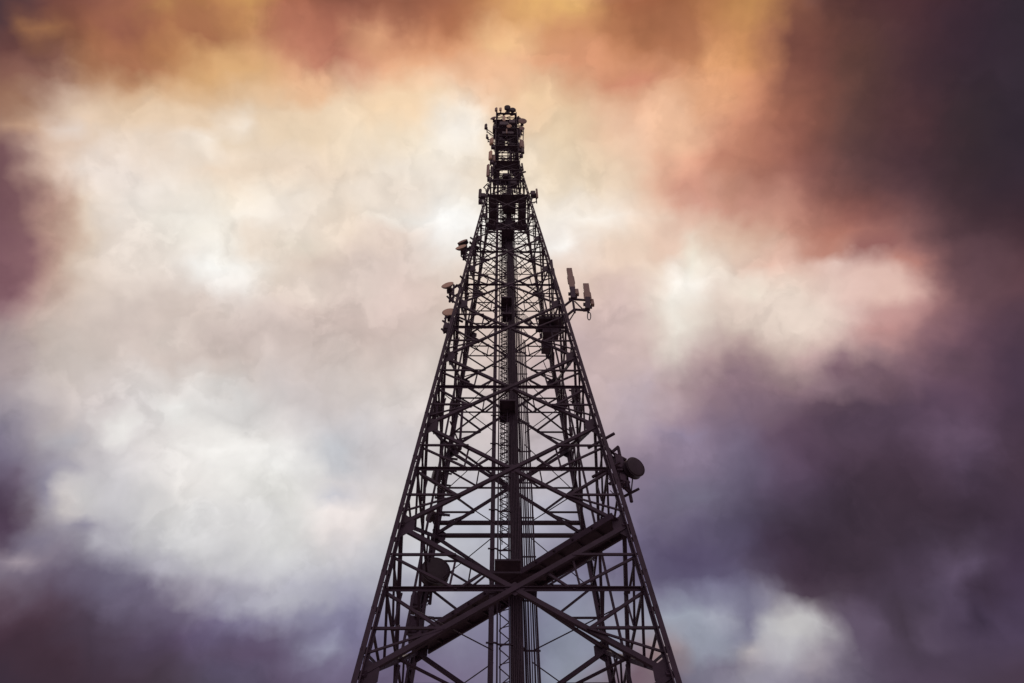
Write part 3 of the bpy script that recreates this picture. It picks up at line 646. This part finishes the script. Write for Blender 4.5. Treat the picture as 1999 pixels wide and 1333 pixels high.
# small units on the east and west legs, lower down
def unit(label, px, py, Yp, sx, sy, sz, ft, mt=STEELB, rodh=.6):
    c = at(px, py, Yp); foot = Vector(ft(c.z)); o = thing('radio_unit', label, 'radio unit', foot)
    MB().box(c, sx, sy, sz, Matrix.Rotation(.4, 3, 'Z')).build('housing', mt, o, bevel=.03)
    MB().box(c+Vector((0, 0, -sz*.5-.04)), sx*.6, sy*.6, .08).build('connector_block', mt, o)
    MB().tube([c+Vector((.02, sy*.6, -rodh)), c+Vector((.02, sy*.6, rodh))], .035, 7).build('mounting_pipe', STEEL, o)
    mb = MB()
    for dz in (-rodh*.6, rodh*.6): mb.bar(c+Vector((0, sy*.6, dz)), foot+Vector((0, 0, dz)), .05, .05)
    mb.build('bracket', STEEL, o)
    MB().tube(catenary(c-Vector((0, 0, sz*.5)), foot-Vector((0, 0, 1.1)), .3), .014, 5).build('cable', CABLE, o)
unit('small box unit on pipes between the right legs, beside the middle of the tower', 1124, 770, -.3, .3, .25, .75, lambda z: rw((hw(z)-.1, -.3, z)))
unit('small box unit on the right side of the tower, just under a similar one', 1126, 795, -.3, .22, .2, .5, lambda z: rw((hw(z)-.1, -.3, z)))
unit('cluster box low on the left rear leg above the small low drum', 812, 1172, 3.0, .34, .3, .5, lambda z: wleg(-1, 1, z))
unit('box unit at the foot of the left rear leg cluster, below the small low drum', 806, 1222, 3.0, .4, .3, .6, lambda z: wleg(-1, 1, z))
unit('box unit on the right rear leg near the middle of the tower', 1100, 785, 2.6, .3, .3, .7, lambda z: wleg(1, 1, z))
unit('thin box unit on the left leg at mid height', 850, 800, -2.2, .16, .2, .8, lambda z: wleg(-1, -1, z))
unit('small fitting box hanging under the lowest tan dish', 872, 640, -2.4, .28, .24, .4, lambda z: wleg(-1, -1, z))
unit('dark box on the right rear leg just under the equipment platform', 1068, 668, 1.9, .42, .36, .7, lambda z: wleg(1, 1, z))
unit('dark box on the right rear leg, second below the equipment platform', 1073, 690, 2.1, .34, .3, .6, lambda z: wleg(1, 1, z))
unit('box on the left rear leg at mid height', 884, 792, 2.5, .26, .26, .6, lambda z: wleg(-1, 1, z))

def frame(label, pts, Yp, r=.045):
    v = [at(*p, Yp) for p in pts[0]]; o = thing('pipe_outrigger', label, 'bracket', v[0])
    for seg in pts:
        w_ = [at(*p, Yp) for p in seg]; MB().tube(w_, r, 7).build('pipe', STEEL, o)
    return o
frame('pipe cradle under the lowest tan dish on the left leg', [[(864, 626), (882, 638)], [(862, 642), (880, 656)], [(870, 618), (867, 650)], [(880, 622), (876, 660)], [(868, 622), (886, 612)]], -2.25)
frame('pipe cradle on the right leg, holding the dark drum', [[(1183, 893), (1207, 872)], [(1190, 945), (1220, 921)], [(1207, 874), (1224, 952)], [(1199, 886), (1222, 898)], [(1204, 930), (1224, 912)], [(1228, 940), (1212, 950)]], -2.0, .055)
unit('box beside the cradle of the dark drum on the right leg', 1207, 905, -2.05, .3, .26, .55, lambda z: wleg(1, -1, z), rodh=.4)
unit('small lower box beside the cradle of the dark drum', 1214, 935, -2.1, .22, .2, .3, lambda z: wleg(1, -1, z), rodh=.3)
frame('pipe cradle beside the lone orange-tan dish', [[(882, 566), (892, 556)], [(886, 556), (884, 590)], [(880, 572), (900, 584)], [(892, 556), (900, 566)], [(878, 582), (890, 592)]], -2.0)
frame('pipe cradle under the two highest left dishes', [[(904, 490), (914, 484)], [(911, 480), (909, 506)], [(905, 498), (918, 512)], [(916, 486), (922, 494)]], -1.8, .04)
frame('light pipe frame on the right of the mast head', [[(1012, 258), (1022, 264)], [(1022, 252), (1021, 276)], [(1012, 270), (1022, 278)], [(1016, 250), (1015, 270)], [(1010, 262), (1021, 256)]], -1.05, .035)
frame('light pipe frame on the left of the mast neck', [[(956, 336), (964, 344)], [(957, 322), (966, 330)], [(962, 328), (960, 352)], [(955, 346), (964, 352)]], -1.1, .035)
# side groups at the ring platform
def side_foot(s, z): return rw((s*(hw(z)-.05), -hw(z)+.1, z))
GP = 'slim panel antennas around the mast'
c = at(937.5, 370, -1.6); panel('panel_antenna', 'slim panel antenna standing off left of the ring platform', c, 1.25, .17, .12, side_foot(-1, 40.0), (-.4, -1, 0), GP, DARKR)
c = at(942, 383, -1.5); o = thing('radio_unit', 'round-edged black box below the left panel of the ring platform', 'radio unit', side_foot(-1, 39.8))
MB().box(c, .34, .26, .5).build('housing', STEELB, o, bevel=.06); MB().tube([c, side_foot(-1, 39.4)], .03, 6).build('arm', STEEL, o)
MB().tube(catenary(c+Vector((-.1, 0, -.3)), side_foot(-1, 38.4), .3), .014, 5).build('cable', CABLE, o)
o = thing('pipe_outrigger', 'small pipe frame high on the left above the ring platform', 'bracket', side_foot(-1, 42.5))
for a_, b_2 in (((945, 366), (953, 374)), ((950, 360), (957, 367)), ((948, 372), (957, 382)), ((944, 366), (952, 358)), ((950, 374), (958, 365))):
    MB().tube([at(*a_, -1.4), at(*b_2, -1.3)], .035, 6).build('pipe', STEEL, o)
c = at(1047.5, 369, -1.6); panel('panel_antenna', 'slim upright rod-like panel standing off right of the ring platform', c, 1.3, .11, .10, side_foot(1, 40.2), (.4, -1, 0), GP, RADOME2, unit=False)
c = at(1040.5, 379, -1.5); o = thing('radio_unit', 'black box on an arm right of the ring platform', 'radio unit', side_foot(1, 40.0))
MB().box(c, .30, .26, .62).build('housing', STEELB, o, bevel=.06); MB().tube([c+Vector((0, 0, .5)), side_foot(1, 41.2)], .035, 6).build('arm', STEEL, o)
MB().tube([c-Vector((0, 0, .2)), side_foot(1, 39.6)], .035, 6).build('arm', STEEL, o)

# mast antennas
def mf(s, z): return rw((s*(hw(z)-.03), -hw(z)+.25, z))
c = at(953, 322, -1.2); panel('panel_antenna', 'brown panel antenna on the left of the mast, lowest of the left column', c, 2.0, .2, .12, mf(-1, c.z-1.4), (-.7, -1, 0), GP, RADOME2)
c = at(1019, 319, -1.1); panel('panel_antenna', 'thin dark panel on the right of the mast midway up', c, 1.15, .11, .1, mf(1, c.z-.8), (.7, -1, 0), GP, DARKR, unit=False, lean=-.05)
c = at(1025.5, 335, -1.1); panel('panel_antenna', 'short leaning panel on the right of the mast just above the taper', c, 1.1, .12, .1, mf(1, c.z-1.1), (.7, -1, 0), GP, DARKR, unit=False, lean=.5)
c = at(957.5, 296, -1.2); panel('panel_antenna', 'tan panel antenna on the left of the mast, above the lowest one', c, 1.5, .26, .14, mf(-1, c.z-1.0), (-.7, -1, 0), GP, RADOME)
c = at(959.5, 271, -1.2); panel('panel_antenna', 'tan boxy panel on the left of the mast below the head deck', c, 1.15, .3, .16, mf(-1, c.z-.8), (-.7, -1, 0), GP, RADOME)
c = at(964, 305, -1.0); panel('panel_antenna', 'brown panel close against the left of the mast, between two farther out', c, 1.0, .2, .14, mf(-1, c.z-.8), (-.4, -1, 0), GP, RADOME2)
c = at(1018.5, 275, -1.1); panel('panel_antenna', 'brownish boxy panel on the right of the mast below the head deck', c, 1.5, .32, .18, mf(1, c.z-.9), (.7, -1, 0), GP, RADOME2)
c = at(1020.5, 290, -1.1); panel('panel_antenna', 'dark narrow panel on the right of the mast with a looped cable', c, .9, .2, .14, mf(1, c.z-.7), (.7, -1, 0), GP, DARKR)
c = at(948.5, 243, -1.3); panel('panel_antenna', 'stubby panel on a long arm left of the mast head', c, 1.0, .2, .14, mf(-1, c.z-.9), (-.7, -1, 0), GP, DARKR, unit=False)
c = at(950.5, 263, -1.3); panel('panel_antenna', 'short dark element on a long arm left of the mast, under a similar one', c, .75, .13, .12, mf(-1, c.z-.2), (-.7, -1, 0), GP, DARKR, unit=False)
c = at(968.5, 211, -1.0); panel('panel_antenna', 'little panel at the top left corner of the mast head', c, .75, .22, .12, mf(-1, 59.2), (-.5, -1, 0), GP, RADOME2, unit=False, cable=False)
c = at(977, 211, -.95); panel('panel_antenna', 'little tan panel beside the one at the top left corner', c, .65, .2, .12, mf(-1, 59.4), (-.2, -1, 0), GP, RADOME, unit=False, cable=False)
c = at(984, 227, -.92); panel('panel_antenna', 'tan upright panel in the middle of the mast head front', c, 1.3, .2, .12, rw((-.2, -.75, 57.5)), (0, -1, 0), GP, RADOME, unit=False, cable=False)
c = at(989, 252, -.95); panel('panel_antenna', 'narrow brown panel in the middle of the mast, under the head deck', c, 1.0, .1, .1, rw((0, -.8, 55.0)), (0, -1, 0), GP, RADOME2, unit=False, cable=False)
GH = 'small dishes around the mast head'
c = at(962.5, 230, -1.1); dish('dish_antenna', 'small dark dish on the upper left of the mast head', c, (-.35, -1, -.05), .24, mf(-1, c.z-.5), 'cone', GH, BACKM, .6, False)
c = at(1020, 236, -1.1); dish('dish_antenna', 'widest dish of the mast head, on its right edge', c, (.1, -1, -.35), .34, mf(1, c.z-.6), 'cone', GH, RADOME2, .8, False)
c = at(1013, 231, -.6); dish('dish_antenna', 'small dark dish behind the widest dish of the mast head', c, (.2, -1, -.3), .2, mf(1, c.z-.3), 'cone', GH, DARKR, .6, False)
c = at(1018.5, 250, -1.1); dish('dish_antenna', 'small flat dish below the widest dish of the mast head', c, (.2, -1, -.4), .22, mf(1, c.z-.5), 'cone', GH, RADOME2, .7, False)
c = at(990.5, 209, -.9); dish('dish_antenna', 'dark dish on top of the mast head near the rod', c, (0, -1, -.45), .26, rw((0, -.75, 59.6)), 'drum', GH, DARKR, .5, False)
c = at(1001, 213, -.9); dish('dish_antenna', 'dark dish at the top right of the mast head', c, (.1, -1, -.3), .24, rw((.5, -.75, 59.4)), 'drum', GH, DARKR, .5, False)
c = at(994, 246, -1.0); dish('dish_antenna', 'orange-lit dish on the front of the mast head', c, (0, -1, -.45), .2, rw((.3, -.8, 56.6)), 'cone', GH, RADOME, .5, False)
